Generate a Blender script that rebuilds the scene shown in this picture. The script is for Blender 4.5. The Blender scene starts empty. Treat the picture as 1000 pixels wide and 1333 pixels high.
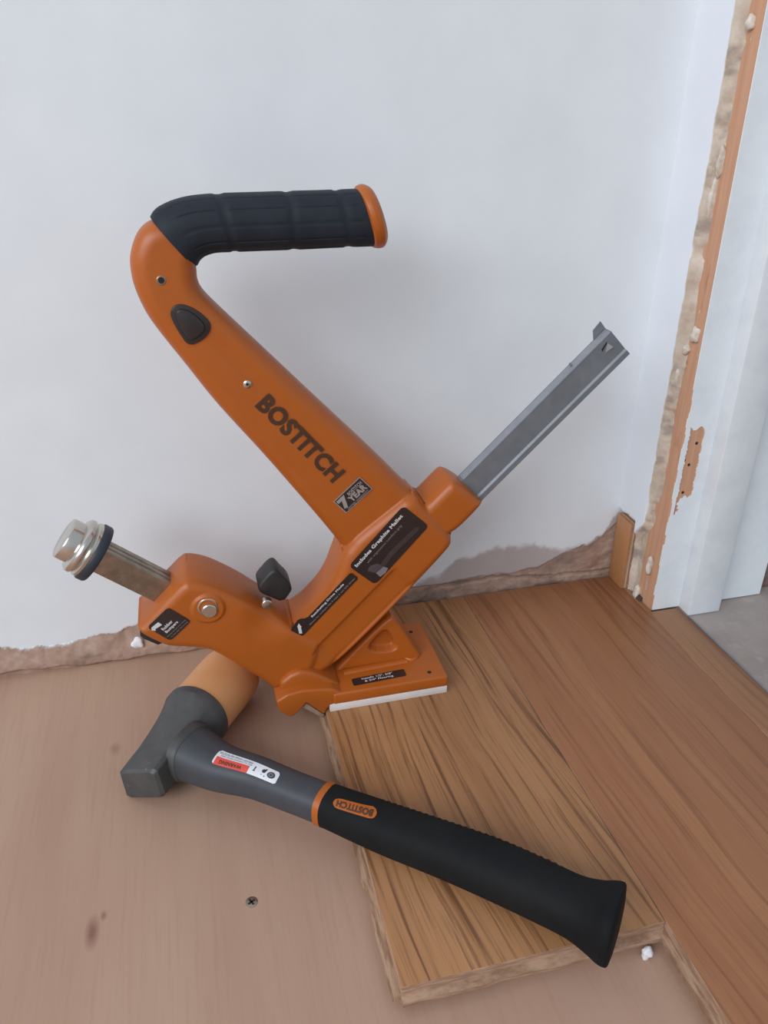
import bpy, bmesh, math, random
import numpy as np
from mathutils import Vector, Matrix
random.seed(7); rng = np.random.default_rng(7)
scn = bpy.context.scene
COL = scn.collection

# ------------------------------------------------------------------ camera
F_PX = 1010.0
yaw, pitch, roll = [math.radians(a) for a in (14.27, 27.1, 0.22)]
CAM = np.array([0.0, 0.0, 0.50])
fw = np.array([math.sin(yaw)*math.cos(pitch), math.cos(yaw)*math.cos(pitch), -math.sin(pitch)])
r0 = np.array([math.cos(yaw), -math.sin(yaw), 0.0]); u0 = np.cross(r0, fw)
rt = r0*math.cos(roll)+u0*math.sin(roll); up = -r0*math.sin(roll)+u0*math.cos(roll)
cd = bpy.data.cameras.new('camera'); co = bpy.data.objects.new('camera', cd); COL.objects.link(co)
cd.sensor_fit = 'HORIZONTAL'; cd.sensor_width = 36.0; cd.lens = 36.0*F_PX/1000.0; cd.clip_start = 0.01
M = Matrix.Identity(4)
for i in range(3):
    M[i][0], M[i][1], M[i][2], M[i][3] = rt[i], up[i], -fw[i], CAM[i]
co.matrix_world = M
scn.camera = co
# ------------------------------------------------------------------ light
w = bpy.data.worlds.new('world'); scn.world = w; w.use_nodes = True
bg = w.node_tree.nodes['Background']; bg.inputs[0].default_value = (0.80, 0.90, 1.0, 1); bg.inputs[1].default_value = 0.47
def area(name, loc, target, size, size_y, power, color):
    l = bpy.data.lights.new(name, 'AREA'); l.shape = 'RECTANGLE'; l.size = size; l.size_y = size_y
    l.energy = power; l.color = color
    o = bpy.data.objects.new(name, l); COL.objects.link(o); o.location = loc
    o.rotation_euler = (Vector(target)-Vector(loc)).to_track_quat('-Z', 'Y').to_euler()
    return o
area('window_light', (-2.8, -2.2, 2.5), (0.15, 0.68, 0.35), 3.4, 2.3, 138, (0.90, 0.955, 1.0))
scn.view_settings.view_transform = 'Standard'; scn.view_settings.look = 'None'
scn.view_settings.exposure = 0.22; scn.view_settings.gamma = 1.0
scn.view_settings.use_curve_mapping = False

# ------------------------------------------------------------------ measuring helpers (sight line -> known plane)
def ray(px, py): return fw+rt*(px-500)/F_PX-up*(py-666.5)/F_PX
def onY(px, py, y): d = ray(px, py); return CAM+d*(y-CAM[1])/d[1]
def onZ(px, py, z): d = ray(px, py); return CAM+d*(z-CAM[2])/d[2]
def proj(P):
    d = np.asarray(P)-CAM; k = d@fw
    return np.stack([500+F_PX*(d@rt)/k, 666.5-F_PX*(d@up)/k], -1)

# ------------------------------------------------------------------ materials
def lin(c):
    return tuple(((v/255)/12.92 if v/255 <= 0.04045 else ((v/255+0.055)/1.055)**2.4) for v in c)+(1,)
class NT:
    def __init__(s, name):
        m = bpy.data.materials.new(name); m.use_nodes = True
        s.m = m; s.t = m.node_tree; s.b = s.t.nodes['Principled BSDF']; s.out = s.t.nodes['Material Output']
        s.tc = s.t.nodes.new('ShaderNodeTexCoord').outputs['Object']
    def n(s, typ, **kw):
        nd = s.t.nodes.new(typ)
        for k, v in kw.items():
            if hasattr(nd, k): setattr(nd, k, v)
            else: s.set(nd, k, v)
        return nd
    def set(s, nd, k, v):
        inp = nd.inputs[k]
        if hasattr(v, 'links') or isinstance(v, bpy.types.NodeSocket): s.t.links.new(v, inp)
        else: inp.default_value = v
    def map(s, scale=(1,1,1), loc=(0,0,0), rot=(0,0,0), vec=None):
        nd = s.n('ShaderNodeMapping'); s.t.links.new(vec or s.tc, nd.inputs['Vector'])
        nd.inputs['Scale'].default_value = scale; nd.inputs['Location'].default_value = loc; nd.inputs['Rotation'].default_value = rot
        return nd.outputs[0]
    def noise(s, vec, scale, detail=4, rough=0.5, dist=0.0):
        nd = s.n('ShaderNodeTexNoise'); s.t.links.new(vec, nd.inputs['Vector'])
        nd.inputs['Scale'].default_value = scale; nd.inputs['Detail'].default_value = detail
        nd.inputs['Roughness'].default_value = rough; nd.inputs['Distortion'].default_value = dist
        return nd.outputs['Fac']
    def ramp(s, fac, stops):
        nd = s.n('ShaderNodeValToRGB'); s.t.links.new(fac, nd.inputs[0]); e = nd.color_ramp.elements
        while len(e) < len(stops): e.new(0.5)
        for el, (p, c) in zip(e, stops):
            el.position = p; el.color = c if len(c) == 4 else tuple(c)+(1,)
        return nd.outputs[0]
    def mix(s, fac, a, b, mode='MIX'):
        nd = s.n('ShaderNodeMix', data_type='RGBA', blend_type=mode)
        for idx, v in ((0, fac), (6, a), (7, b)):
            if isinstance(v, bpy.types.NodeSocket): s.t.links.new(v, nd.inputs[idx])
            else: nd.inputs[idx].default_value = v
        return nd.outputs[2]
    def math(s, op, a, b=0.0):
        nd = s.n('ShaderNodeMath', operation=op)
        for i, v in enumerate((a, b)):
            if isinstance(v, bpy.types.NodeSocket): s.t.links.new(v, nd.inputs[i])
            else: nd.inputs[i].default_value = v
        return nd.outputs[0]
    def bump(s, h, strength, dist):
        nd = s.n('ShaderNodeBump'); s.t.links.new(h, nd.inputs['Height'])
        nd.inputs['Strength'].default_value = strength; nd.inputs['Distance'].default_value = dist
        s.t.links.new(nd.outputs[0], s.b.inputs['Normal'])
    def fin(s, color=None, rough=0.5, metal=0.0, spec=0.5, coat=0.0):
        if color is not None: s.set(s.b, 'Base Color', color)
        s.set(s.b, 'Roughness', rough); s.set(s.b, 'Metallic', metal); s.set(s.b, 'Specular IOR Level', spec)
        if coat: s.set(s.b, 'Coat Weight', coat)
        return s.m
BW = [(0, (0,0,0)), (1, (1,1,1))]
def mottled(name, c1, c2, scale, rough, metal=0.0, spec=0.5, bscale=None, bstr=0.1, bdist=0.0005):
    t = NT(name); f = t.noise(t.tc, scale, 5, 0.6)
    col = t.ramp(f, [(0.35, lin(c1)), (0.65, lin(c2))])
    if bscale: t.bump(t.noise(t.tc, bscale, 3), bstr, bdist)
    return t.fin(col, rough, metal, spec)
MAT = {}
MAT['orange'] = mottled('orange_enamel', (171,87,24), (175,90,26), 30, 0.42, bscale=900, bstr=0.08, bdist=0.0003)
MAT['rubber'] = mottled('black_rubber', (33,37,45), (38,43,51), 40, 0.62, spec=0.25, bscale=700, bstr=0.15, bdist=0.0003)
MAT['grip2'] = mottled('mallet_rubber', (22,22,24), (31,31,32), 14, 0.72, spec=0.14, bscale=900, bstr=0.2, bdist=0.0003)
MAT['composite'] = mottled('grey_composite', (62,64,69), (68,70,75), 30, 0.5, spec=0.4, bscale=900, bstr=0.05)
MAT['black'] = mottled('black_plastic', (45,39,40), (50,44,44), 50, 0.35)
MAT['knob'] = mottled('black_knob', (37,34,34), (43,40,40), 60, 0.5)
MAT['label'] = mottled('black_label', (48,36,34), (51,39,37), 50, 0.35)
MAT['white_print'] = mottled('white_print', (205,200,200), (215,210,210), 50, 0.5)
MAT['grey_print'] = mottled('grey_print', (130,122,122), (140,132,132), 50, 0.5)
MAT['dark_print'] = mottled('dark_print', (70,42,26), (76,47,30), 50, 0.5)
MAT['silver'] = mottled('silver_label', (165,155,150), (175,165,160), 80, 0.35, 0.3)
MAT['red'] = mottled('red_label', (214,74,62), (222,82,70), 50, 0.45)
MAT['label_white'] = mottled('white_label', (214,216,222), (224,226,230), 50, 0.45)
MAT['pad'] = mottled('white_nylon', (216,208,204), (226,218,214), 60, 0.5)
MAT['chrome'] = mottled('polished_steel', (205,198,190), (215,208,200), 40, 0.24, 1.0)
MAT['ram'] = mottled('worn_steel', (140,126,112), (176,160,146), 60, 0.38, 0.9, bscale=300, bstr=0.1)
MAT['nose_steel'] = mottled('pale_nose_steel', (150,128,108), (172,150,130), 80, 0.5, 0.2)
MAT['rail'] = mottled('grey_steel', (124,127,133), (134,137,143), 60, 0.52, 0.45)
MAT['rail_edge'] = mottled('paler_rail_steel', (150,153,160), (160,163,170), 60, 0.5, 0.45)  # rail steel again, paler where the top catches light
t = NT('painted_steel'); f = t.noise(t.tc, 45, 5, 0.6)
c_ = t.ramp(f, [(0.35, lin((72,71,71))), (0.65, lin((84,83,83)))])
c_ = t.mix(t.ramp(t.noise(t.map((1,1,1), (3,7,2)), 38, 5, 0.7), [(0.66, (0,0,0)), (0.72, (0.55,0.55,0.55))]), c_, lin((138,136,134)))
c_ = t.mix(t.ramp(t.noise(t.map((1,1,1), (9,4,6)), 170, 2, 0.5), [(0.74, (0,0,0)), (0.78, (0.8,0.8,0.8))]), c_, lin((40,38,38)))
t.bump(t.noise(t.tc, 260, 3), 0.2, 0.0006); MAT['head'] = t.fin(c_, 0.5, 0.2, 0.4)
MAT['cap'] = mottled('tan_urethane', (216,154,102), (222,160,108), 18, 0.5, bscale=150, bstr=0.06)
MAT['hole'] = mottled('dark_recess', (30,22,18), (36,27,22), 50, 0.8)
MAT['bumper'] = mottled('bumper_rubber', (38,44,54), (44,50,60), 50, 0.5)
MAT['crumb'] = mottled('white_crumb', (228,226,228), (240,238,240), 120, 0.9, bscale=300, bstr=0.3)
MAT['plaster_lump'] = mottled('plaster_lump', (190,176,160), (222,214,204), 90, 0.9, bscale=300, bstr=0.4, bdist=0.001)

def wood_plank(name, seed, tilt, light, mid, dark, strength, fine, wander=0.05):
    t = NT(name)
    # slow wander of the grain
    slow = t.noise(t.map((3.0, 1.1, 1), (seed, seed*1.7, 0)), 2.2, 2)
    sx = t.n('ShaderNodeSeparateXYZ'); t.t.links.new(t.tc, sx.inputs[0])
    x = t.math('ADD', sx.outputs[0], t.math('MULTIPLY', sx.outputs[1], tilt))
    x = t.math('ADD', x, t.math('MULTIPLY', slow, wander))
    cb = t.n('ShaderNodeCombineXYZ'); t.t.links.new(x, cb.inputs[0])
    t.t.links.new(t.math('MULTIPLY', sx.outputs[1], 0.022), cb.inputs[1]); cb.inputs[2].default_value = seed
    g = cb.outputs[0]
    broad = t.noise(g, 45, 3, 0.55); lines = t.noise(g, 170, 5, 0.62, 0.2); pores = t.noise(g, 620, 2, 0.5)
    base = t.ramp(broad, [(0.3, lin(mid)), (0.7, lin(light))])
    streak = t.ramp(lines, [(0.52, (0,0,0)), (0.63, (1,1,1))])
    col = t.mix(t.math('MULTIPLY', streak, strength), base, lin(dark))
    pr = t.ramp(pores, [(0.56, (0,0,0)), (0.70, (1,1,1))])
    col = t.mix(t.math('MULTIPLY', pr, fine), col, lin(dark))
    t.bump(pores, 0.12, 0.0004)
    return t.fin(col, 0.48, 0, 0.4)
MAT['oak1'] = wood_plank('oak_plank', 3.1, 0.08, (174,125,84), (156,107,69), (96,58,34), 0.8, 0.35)
MAT['oak2'] = wood_plank('oak_plank_b', 9.4, 0.03, (164,112,76), (151,99,67), (112,68,44), 0.5, 0.3)
MAT['oak3'] = wood_plank('oak_plank_c', 15.8, 0.0, (160,115,81), (148,103,71), (112,70,48), 0.5, 0.3)
def ply_edge(name, c1, c2, axis):
    t = NT(name); sc = [40, 40, 40]; sc[axis] = 420
    f = t.noise(t.map(tuple(sc)), 1.0, 4, 0.7)
    return t.fin(t.ramp(f, [(0.4, lin(c1)), (0.6, lin(c2))]), 0.7, 0, 0.3)
MAT['ply_edge'] = ply_edge('ply_edge', (146,112,90), (182,148,124), 2)
MAT['ply_edge_x'] = ply_edge('ply_edge_x', (138,104,80), (178,146,120), 0)
MAT['layer_a'] = mottled('birch_layer_light', (200,166,134), (212,180,148), 200, 0.75, spec=0.2)
MAT['layer_b'] = mottled('birch_layer_dark', (158,122,94), (174,138,108), 200, 0.75, spec=0.2)
t = NT('varnished_face'); f = t.noise(t.map((30, 160, 14)), 1.0, 3)
MAT['varnish'] = t.fin(t.ramp(f, [(0.3, lin((172,118,78))), (0.7, lin((182,129,86)))]), 0.4)
t = NT('jamb_wood'); f = t.noise(t.map((220, 220, 9)), 1.0, 4); d = t.noise(t.map((60, 60, 22), (3,1,5)), 1.0, 3)
c_ = t.ramp(f, [(0.3, lin((190,142,112))), (0.7, lin((204,158,128)))])
MAT['jamb_wood'] = t.fin(t.mix(t.ramp(d, [(0.62, (0,0,0)), (0.72, (0.7,0.7,0.7))]), c_, lin((160,104,78))), 0.7, 0, 0.3)
# ply subfloor
t = NT('subfloor_ply')
fine = t.noise(t.map((300, 12, 1)), 1.0, 4, 0.6); slow = t.noise(t.map((16, 2.2, 1)), 1.0, 3, 0.5); big = t.noise(t.map((5, 3, 1)), 1.0, 2)
c_ = t.ramp(slow, [(0.3, lin((172,137,116))), (0.7, lin((184,151,129)))])
c_ = t.mix(t.math('MULTIPLY', t.ramp(fine, [(0.5, (0,0,0)), (0.75, (1,1,1))]), 0.35), c_, lin((160,123,103)))
c_ = t.mix(t.math('MULTIPLY', t.ramp(big, [(0.45, (0,0,0)), (0.7, (1,1,1))]), 0.3), c_, lin((178,134,120)))
def spot(t, col, x, y, sx, sy, c, amt):
    v = t.n('ShaderNodeVectorMath', operation='LENGTH')
    t.t.links.new(t.map((1/sx, 1/sy, 0.0), (-x/sx, -y/sy, 0)), v.inputs[0])
    m = t.ramp(v.outputs['Value'], [(0.2, (amt,)*3), (1.0, (0,0,0))])
    return t.mix(m, col, c)
for (px, py, sx, sy, am) in [(120,1214,.006,.016,.75), (135,1192,.003,.005,.6), (150,975,.006,.01,.4)]:
    p = onZ(px, py, -0.019); c_ = spot(t, c_, p[0], p[1], sx, sy, lin((120,76,64)), am)
t.bump(fine, 0.08, 0.0004)
MAT['ply'] = t.fin(c_, 0.62, 0, 0.35)
# concrete
t = NT('concrete'); a_ = t.noise(t.tc, 9, 6, 0.65); b_ = t.noise(t.tc, 60, 5, 0.7)
c_ = t.ramp(a_, [(0.3, lin((142,129,123))), (0.7, lin((168,156,150)))])
c_ = t.mix(t.ramp(b_, [(0.55, (0,0,0)), (0.8, (0.5,0.5,0.5))]), c_, lin((190,183,180)))
t.bump(b_, 0.3, 0.002); MAT['concrete'] = t.fin(c_, 0.85, 0, 0.3)
# walls: painted plaster with a bare patch given by the 'bare' attribute
def wall_mat(name, paint, skim, bare1, bare2):
    """bare = 0 paint, 0.5 pale skim plaster, 1 rough backing"""
    t = NT(name)
    at = t.n('ShaderNodeAttribute'); at.attribute_name = 'bare'
    n1 = t.noise(t.tc, 55, 6, 0.65); n2 = t.noise(t.tc, 16, 3)
    bare = t.ramp(n1, [(0.3, lin(bare1)), (0.68, lin(bare2))])
    grey = t.ramp(t.noise(t.map((1,1,1.6), (4,2,1)), 24, 4, 0.6), [(0.52, (0,0,0)), (0.64, (0.6,0.6,0.6))])
    bare = t.mix(grey, bare, lin((128,114,106)))
    sk = t.ramp(n2, [(0.35, lin(tuple(v-8 for v in skim))), (0.65, lin(skim))])
    pc = t.ramp(n2, [(0.35, lin(tuple(v-4 for v in paint))), (0.65, lin(paint))])
    col = t.mix(t.ramp(at.outputs['Fac'], [(0.0, (0,0,0)), (0.5, (1,1,1))]), pc, sk)
    col = t.mix(t.ramp(at.outputs['Fac'], [(0.55, (0,0,0)), (0.95, (1,1,1))]), col, bare)
    t.bump(t.noise(t.tc, 130, 4, 0.6), 0.10, 0.0012)
    return t.fin(col, 0.75, 0, 0.25)
MAT['wall'] = wall_mat('painted_wall', (228,231,235), (188,176,174), (150,118,102), (184,156,140))
MAT['wall_r'] = wall_mat('painted_return', (228,232,238), (206,192,178), (176,156,138), (210,196,182))
t = NT('white_gloss'); n1 = t.noise(t.tc, 40, 5, 0.6)
c_ = t.ramp(n1, [(0.3, lin((220,225,230))), (0.6, lin((228,232,236)))])
sc_ = t.ramp(t.noise(t.map((120, 120, 30)), 1.0, 4, 0.7), [(0.70, (0,0,0)), (0.80, (0.55,0.55,0.55))])
c_ = t.mix(sc_, c_, lin((170,164,160)))
t.bump(t.noise(t.map((200,200,40)), 1.0, 3), 0.12, 0.0006); MAT['gloss'] = t.fin(c_, 0.45, 0, 0.45)
t = NT('brick_dark'); MAT['brick'] = t.fin(t.ramp(t.noise(t.tc, 70, 5, 0.7), [(0.3, lin((96,72,66))), (0.7, lin((150,128,120)))]), 0.9)
MAT['hole_dark'] = mottled('dark_hole_fill', (52,42,36), (84,70,60), 200, 0.95, bscale=500, bstr=0.4)  # dark colour for the hollow at the foot of the broken plaster

# ------------------------------------------------------------------ object helpers
def tag(o, label=None, cat=None, group=None, kind=None):
    for k, v in (('label', label), ('category', cat), ('group', group), ('kind', kind)):
        if v: o[k] = v
    return o
def thing(name, loc, label, cat):
    o = bpy.data.objects.new(name, None); COL.objects.link(o); o.location = loc; o.empty_display_size = 0.02
    return tag(o, label, cat)
def wloc(o):
    v = Vector((0,0,0))
    while o is not None: v += o.location; o = o.parent
    return v
def obj(name, verts, faces, mat, parent=None, smooth=False, loc=None, label=None):
    """one mesh from world-space vertices; its origin sits on the parent (or at loc)"""
    me = bpy.data.meshes.new(name)
    off = wloc(parent) if parent is not None else Vector((0,0,0))
    org = Vector(loc) if loc is not None else off
    me.from_pydata([tuple(Vector(v)-org) for v in verts], [], [tuple(int(i) for i in f) for f in faces]); me.update()
    o = bpy.data.objects.new(name, me); COL.objects.link(o)
    o.parent = parent; o.location = org-off
    me.materials.append(mat if not isinstance(mat, str) else MAT[mat])
    if smooth:
        me.polygons.foreach_set('use_smooth', [True]*len(me.polygons))
    if label: o['label'] = label
    return o
def fix(o, bevel=0.0, seg=2, angle=30, sharp=None):
    """recalculate normals, optionally bevel the hard edges, smooth by angle"""
    bm = bmesh.new(); bm.from_mesh(o.data)
    bmesh.ops.recalc_face_normals(bm, faces=bm.faces)
    if bevel:
        ed = [e for e in bm.edges if len(e.link_faces) == 2 and e.calc_face_angle(0) > math.radians(angle)]
        bmesh.ops.bevel(bm, geom=ed, offset=bevel, segments=seg, affect='EDGES', profile=0.5, clamp_overlap=True)
    sa = math.radians(sharp if sharp is not None else 40)
    for f in bm.faces: f.smooth = True
    for e in bm.edges:
        e.smooth = not (len(e.link_faces) == 2 and e.calc_face_angle(0) > sa)
    bm.to_mesh(o.data); bm.free(); return o
def box(name, lo, hi, mat, parent=None, bevel=0.0, loc=None, label=None):
    (a,b,c),(d,e,f) = lo, hi
    v = [(a,b,c),(d,b,c),(d,e,c),(a,e,c),(a,b,f),(d,b,f),(d,e,f),(a,e,f)]
    q = [(0,3,2,1),(4,5,6,7),(0,1,5,4),(1,2,6,5),(2,3,7,6),(3,0,4,7)]
    return fix(obj(name, v, q, mat, parent, loc=loc, label=label), bevel)
def prism(poly, y0, y1):
    n = len(poly)
    v = [(p[0], y0, p[1]) for p in poly]+[(p[0], y1, p[1]) for p in poly]
    f = [tuple(range(n)), tuple(range(2*n-1, n-1, -1))]+[(i, i+n, (i+1) % n+n, (i+1) % n) for i in range(n)]
    return v, f
def tube(profile, origin, axis, ref, n=40):
    """lathe: profile = [(distance along axis, radius)]"""
    a = np.array(axis, float); a /= np.linalg.norm(a); b = np.cross(a, ref); b /= np.linalg.norm(b); c = np.cross(a, b)
    V = []; Fc = []
    for s, r_ in profile:
        for k in range(n):
            th = 2*math.pi*k/n
            V.append(np.array(origin)+a*s+(b*math.cos(th)+c*math.sin(th))*r_)
    for i in range(len(profile)-1):
        for k in range(n):
            k2 = (k+1) % n
            Fc.append((i*n+k, i*n+k2, (i+1)*n+k2, (i+1)*n+k))
    Fc.append(tuple(range(n-1, -1, -1))); Fc.append(tuple(range((len(profile)-1)*n, len(profile)*n)))
    return V, Fc
def rings(secs):
    """skin between closed rings of equal count, capped"""
    n = len(secs[0]); V = [p for s in secs for p in s]; Fc = []
    for i in range(len(secs)-1):
        for k in range(n):
            k2 = (k+1) % n
            Fc.append((i*n+k, i*n+k2, (i+1)*n+k2, (i+1)*n+k))
    Fc.append(tuple(range(n-1, -1, -1))); Fc.append(tuple(range((len(secs)-1)*n, len(secs)*n)))
    return V, Fc
def join(*vf):
    V = []; Fc = []
    for v, f in vf:
        b = len(V); V += list(v); Fc += [tuple(i+b for i in q) for q in f]
    return V, Fc
def catmull(P, m):
    P = [np.array(p, float) for p in P]; out = []
    for i in range(len(P)-1):
        a = P[max(i-1, 0)]; b = P[i]; c = P[i+1]; d = P[min(i+2, len(P)-1)]
        for k in range(m):
            t = k/m
            out.append(0.5*((2*b)+(c-a)*t+(2*a-5*b+4*c-d)*t*t+(3*b-a-3*c+d)*t**3))
    out.append(P[-1]); return out
def chaikin(P, it=2, q=0.25):
    P = np.array(P, float)
    for _ in range(it):
        N = np.roll(P, -1, 0); P = np.stack([P*(1-q)+N*q, P*q+N*(1-q)], 1).reshape(-1, 2)
    return P
def smooth(a, b, x):
    t = np.clip((x-a)/(b-a), 0, 1); return t*t*(3-2*t)
def vnoise(x, y, seed=0):
    """cheap value noise on arrays"""
    g = np.random.default_rng(seed).random((64, 64))
    xi = np.floor(x).astype(int); yi = np.floor(y).astype(int); fx = x-xi; fy_ = y-yi
    fx = fx*fx*(3-2*fx); fy_ = fy_*fy_*(3-2*fy_)
    G = lambda i, j: g[i % 64, j % 64]
    return (G(xi,yi)*(1-fx)+G(xi+1,yi)*fx)*(1-fy_)+(G(xi,yi+1)*(1-fx)+G(xi+1,yi+1)*fx)*fy_
def fbm(x, y, seed=0, o=4):
    s = 0; a = 0.5
    for i in range(o):
        s = s+a*vnoise(x*2**i, y*2**i, seed+i); a *= 0.5
    return s/(1-0.5**o)

# ================================================================== SETTING
T_PLANK = 0.019
ZS = -T_PLANK            # top of the ply subfloor
WY = 0.720               # face of the back wall
XL = 0.087               # tongue side of the first plank
# ---- back wall: fine grid near the floor, ragged paint edge over bare plaster
edge_pts = [(-4.5,.012),(-.40,.014),(-.222,.013),(-.201,.008),(-.179,.006),(-.156,.006),(-.133,.009),(-.109,.014),(-.086,.016),(0,.02),(.12,.022),(.204,.020),(.253,.029),(.269,.046),(.297,.051),(.330,.057),(.366,.056),(.412,.041),(.434,.047),(.452,.055),(.462,.078),(.48,.09)]
ex, ez = zip(*edge_pts)
def grid_mesh(name, xs, zs, yfun, bare, mat, plane='y', flip=False):
    X, Z = np.meshgrid(xs, zs); Y = yfun(X, Z); n = len(xs); m = len(zs)
    if plane == 'y': V = np.stack([X, Y, Z], -1).reshape(-1, 3)
    else: V = np.stack([Y, X, Z], -1).reshape(-1, 3)
    idx = np.arange(n*m).reshape(m, n)
    Q = np.stack([idx[:-1,:-1], idx[:-1,1:], idx[1:,1:], idx[1:,:-1]], -1).reshape(-1, 4)
    if flip: Q = Q[:, ::-1]
    o = obj(name, V, Q, mat, smooth=True)
    at = o.data.attributes.new('bare', 'FLOAT', 'POINT'); at.data.foreach_set('value', bare(X, Z).reshape(-1).astype(np.float32))
    return o
bx_ = [-4.5,-.05,.10,.20,.30,.37,.40,.43,.455,.48]; bz_ = [.03,.03,.024,.017,.020,.022,.036,.046,.058,.08]
def wb_low(X, Z):
    e = np.interp(X, bx_, bz_)+(fbm(X*50, X*0, 63)-0.5)*0.006
    return smooth(0.0012, -0.0012, Z-e)
def wb_bare(X, Z):
    e = np.interp(X, ex, ez)+(fbm(X*55, Z*55, 3)-0.5)*0.012+(fbm(X*220, Z*220, 9)-0.5)*0.006
    wdt = 0.0013+0.0030*smooth(0.18, 0.24, X)
    return smooth(wdt, -wdt, Z-e)*(0.5+0.5*wb_low(X, Z))
def wb_y(X, Z):
    b = smooth(0.0, 0.5, wb_bare(X, Z)); lw = smooth(0.5, 1.0, wb_bare(X, Z))
    left = smooth(0.10, -0.05, X)
    rough = (fbm(X*45, Z*90, 21)-0.5)*0.0040+(fbm(X*200, Z*260, 31)-0.5)*0.0012
    lump = -0.011*left*smooth(0.016, -0.008, Z+0.006*(fbm(X*35, Z*0, 5)-0.5))
    under = 0.004*left*smooth(-0.0145, -0.0175, Z+0.012*(fbm(X*28, X*0, 15)-0.5))
    cz = 0.010+0.006*np.sin(X*23+1.0)+0.010*(fbm(X*38, X*0, 77)-0.5)
    crack = 0.007*smooth(0.0016+0.0022*fbm(X*60, X*0, 90), 0.0, np.abs(Z-cz))*smooth(0.24, 0.27, X)
    return WY+0.0006*b+lw*(0.0010+rough+lump+under+crack)+(1-b)*(fbm(X*9, Z*9, 12)-0.5)*0.0012
xs = np.unique(np.concatenate([np.linspace(-4.5, -0.30, 40), np.arange(-0.30, 0.482, 0.0013)]))
zs = np.unique(np.concatenate([np.arange(ZS-0.004, 0.11, 0.0013), np.linspace(0.11, 2.4, 40)]))
wall = grid_mesh('wall_back', xs, zs, wb_y, wb_bare, 'wall'); tag(wall, kind='structure')
# lump of white filler stuck on the bare strip
def blob(name, c, rx, ry, rz, mat, parent, seed, loc=None, label=None):
    bm = bmesh.new(); bmesh.ops.create_icosphere(bm, subdivisions=3, radius=1)
    R_ = random.Random(seed); ph = [R_.uniform(0, 6) for _ in range(6)]
    V = []
    for v in bm.verts:
        k = 1+0.16*math.sin(3*v.co.x+ph[0])*math.sin(3*v.co.y+ph[1])+0.13*math.sin(5*v.co.z+ph[2]+2*v.co.x)+0.08*math.sin(9*v.co.y+ph[3])
        V.append((c[0]+v.co.x*rx*k, c[1]+v.co.y*ry*k, c[2]+v.co.z*rz*k))
    Fc = [tuple(v.index for v in f.verts) for f in bm.faces]; bm.free()
    return obj(name, V, Fc, mat, parent, True, loc, label)
p = onY(179, 838, 0.712)
blob('filler_lump', (p[0], 0.7125, p[2]), .0062, .004, .0065, 'crumb', wall, 4, label='white lump of filler')
# ---- return wall beside the doorway: painted face, broken plaster edge towards the door lining
XR = 0.4675
def wr_low(Y, Z): return smooth(0.092, 0.085, Z+(fbm(Y*80, Z*80, 5)-0.5)*0.006)*smooth(0.6835, 0.6860, Y)
def wr_bare(Y, Z):
    e = 0.667+(fbm(Z*40, Y*0+3, 41)-0.5)*0.004+0.018*smooth(0.10, 0.07, Z)
    return np.maximum(smooth(0.0006, -0.0006, Y-e), wr_low(Y, Z))
def wr_x(Y, Z):
    b = wr_bare(Y, Z); lower = wr_low(Y, Z)
    rough = (fbm(Y*110, Z*45, 51)-0.5)*0.0045+(fbm(Y*300, Z*300, 61)-0.5)*0.0018
    back = 0.0095*smooth(0.668, 0.655, Y)
    chip = 0.005*smooth(0.62, 0.75, fbm(Z*35, Y*0, 71))*smooth(0.670, 0.664, Y)
    foot = 0.010*smooth(0.095, 0.080, Z)*smooth(0.686, 0.680, Y)*smooth(0.655, 0.668, Y)
    return XR+b*(rough*0.8+back+chip+foot)*(1-lower)+lower*(0.0155+rough)+(1-b)*(fbm(Y*12, Z*9, 12)-0.5)*0.001
ys = np.arange(0.6495, WY+0.004, 0.0012)
zs2 = np.unique(np.concatenate([np.arange(-0.002, 0.66, 0.0024), np.linspace(0.66, 2.4, 40)]))
wallr = grid_mesh('wall_right', ys, zs2, wr_x, wr_bare, 'wall_r', 'x', True); tag(wallr, kind='structure')
# crumbs of old plaster left along the broken edge
for (px, py, ry, rz, sd) in [(905,436,.0045,.008,1),(882,488,.0045,.0085,2),(857,607,.005,.009,3),(849,640,.005,.014,4),(829,772,.005,.010,5),(926,262,.003,.016,6),(938,212,.0028,.012,7),(894,455,.003,.005,8),(866,574,.003,.010,9),(977,30,.004,.006,10),(846,735,.0035,.012,11)]:
    d = ray(px, py); q = CAM+d*(0.474/d[0]); 
    blob('plaster_crumb', (0.4745, q[1], q[2]), .0045, ry, rz, 'plaster_lump', wallr, sd)
blob('dark_hole_lump', (0.476, 0.6625, 0.002), .005, .007, .003, 'hole_dark', wallr, 33)  # lump standing for a dark hole, its shade put into the colour
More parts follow.
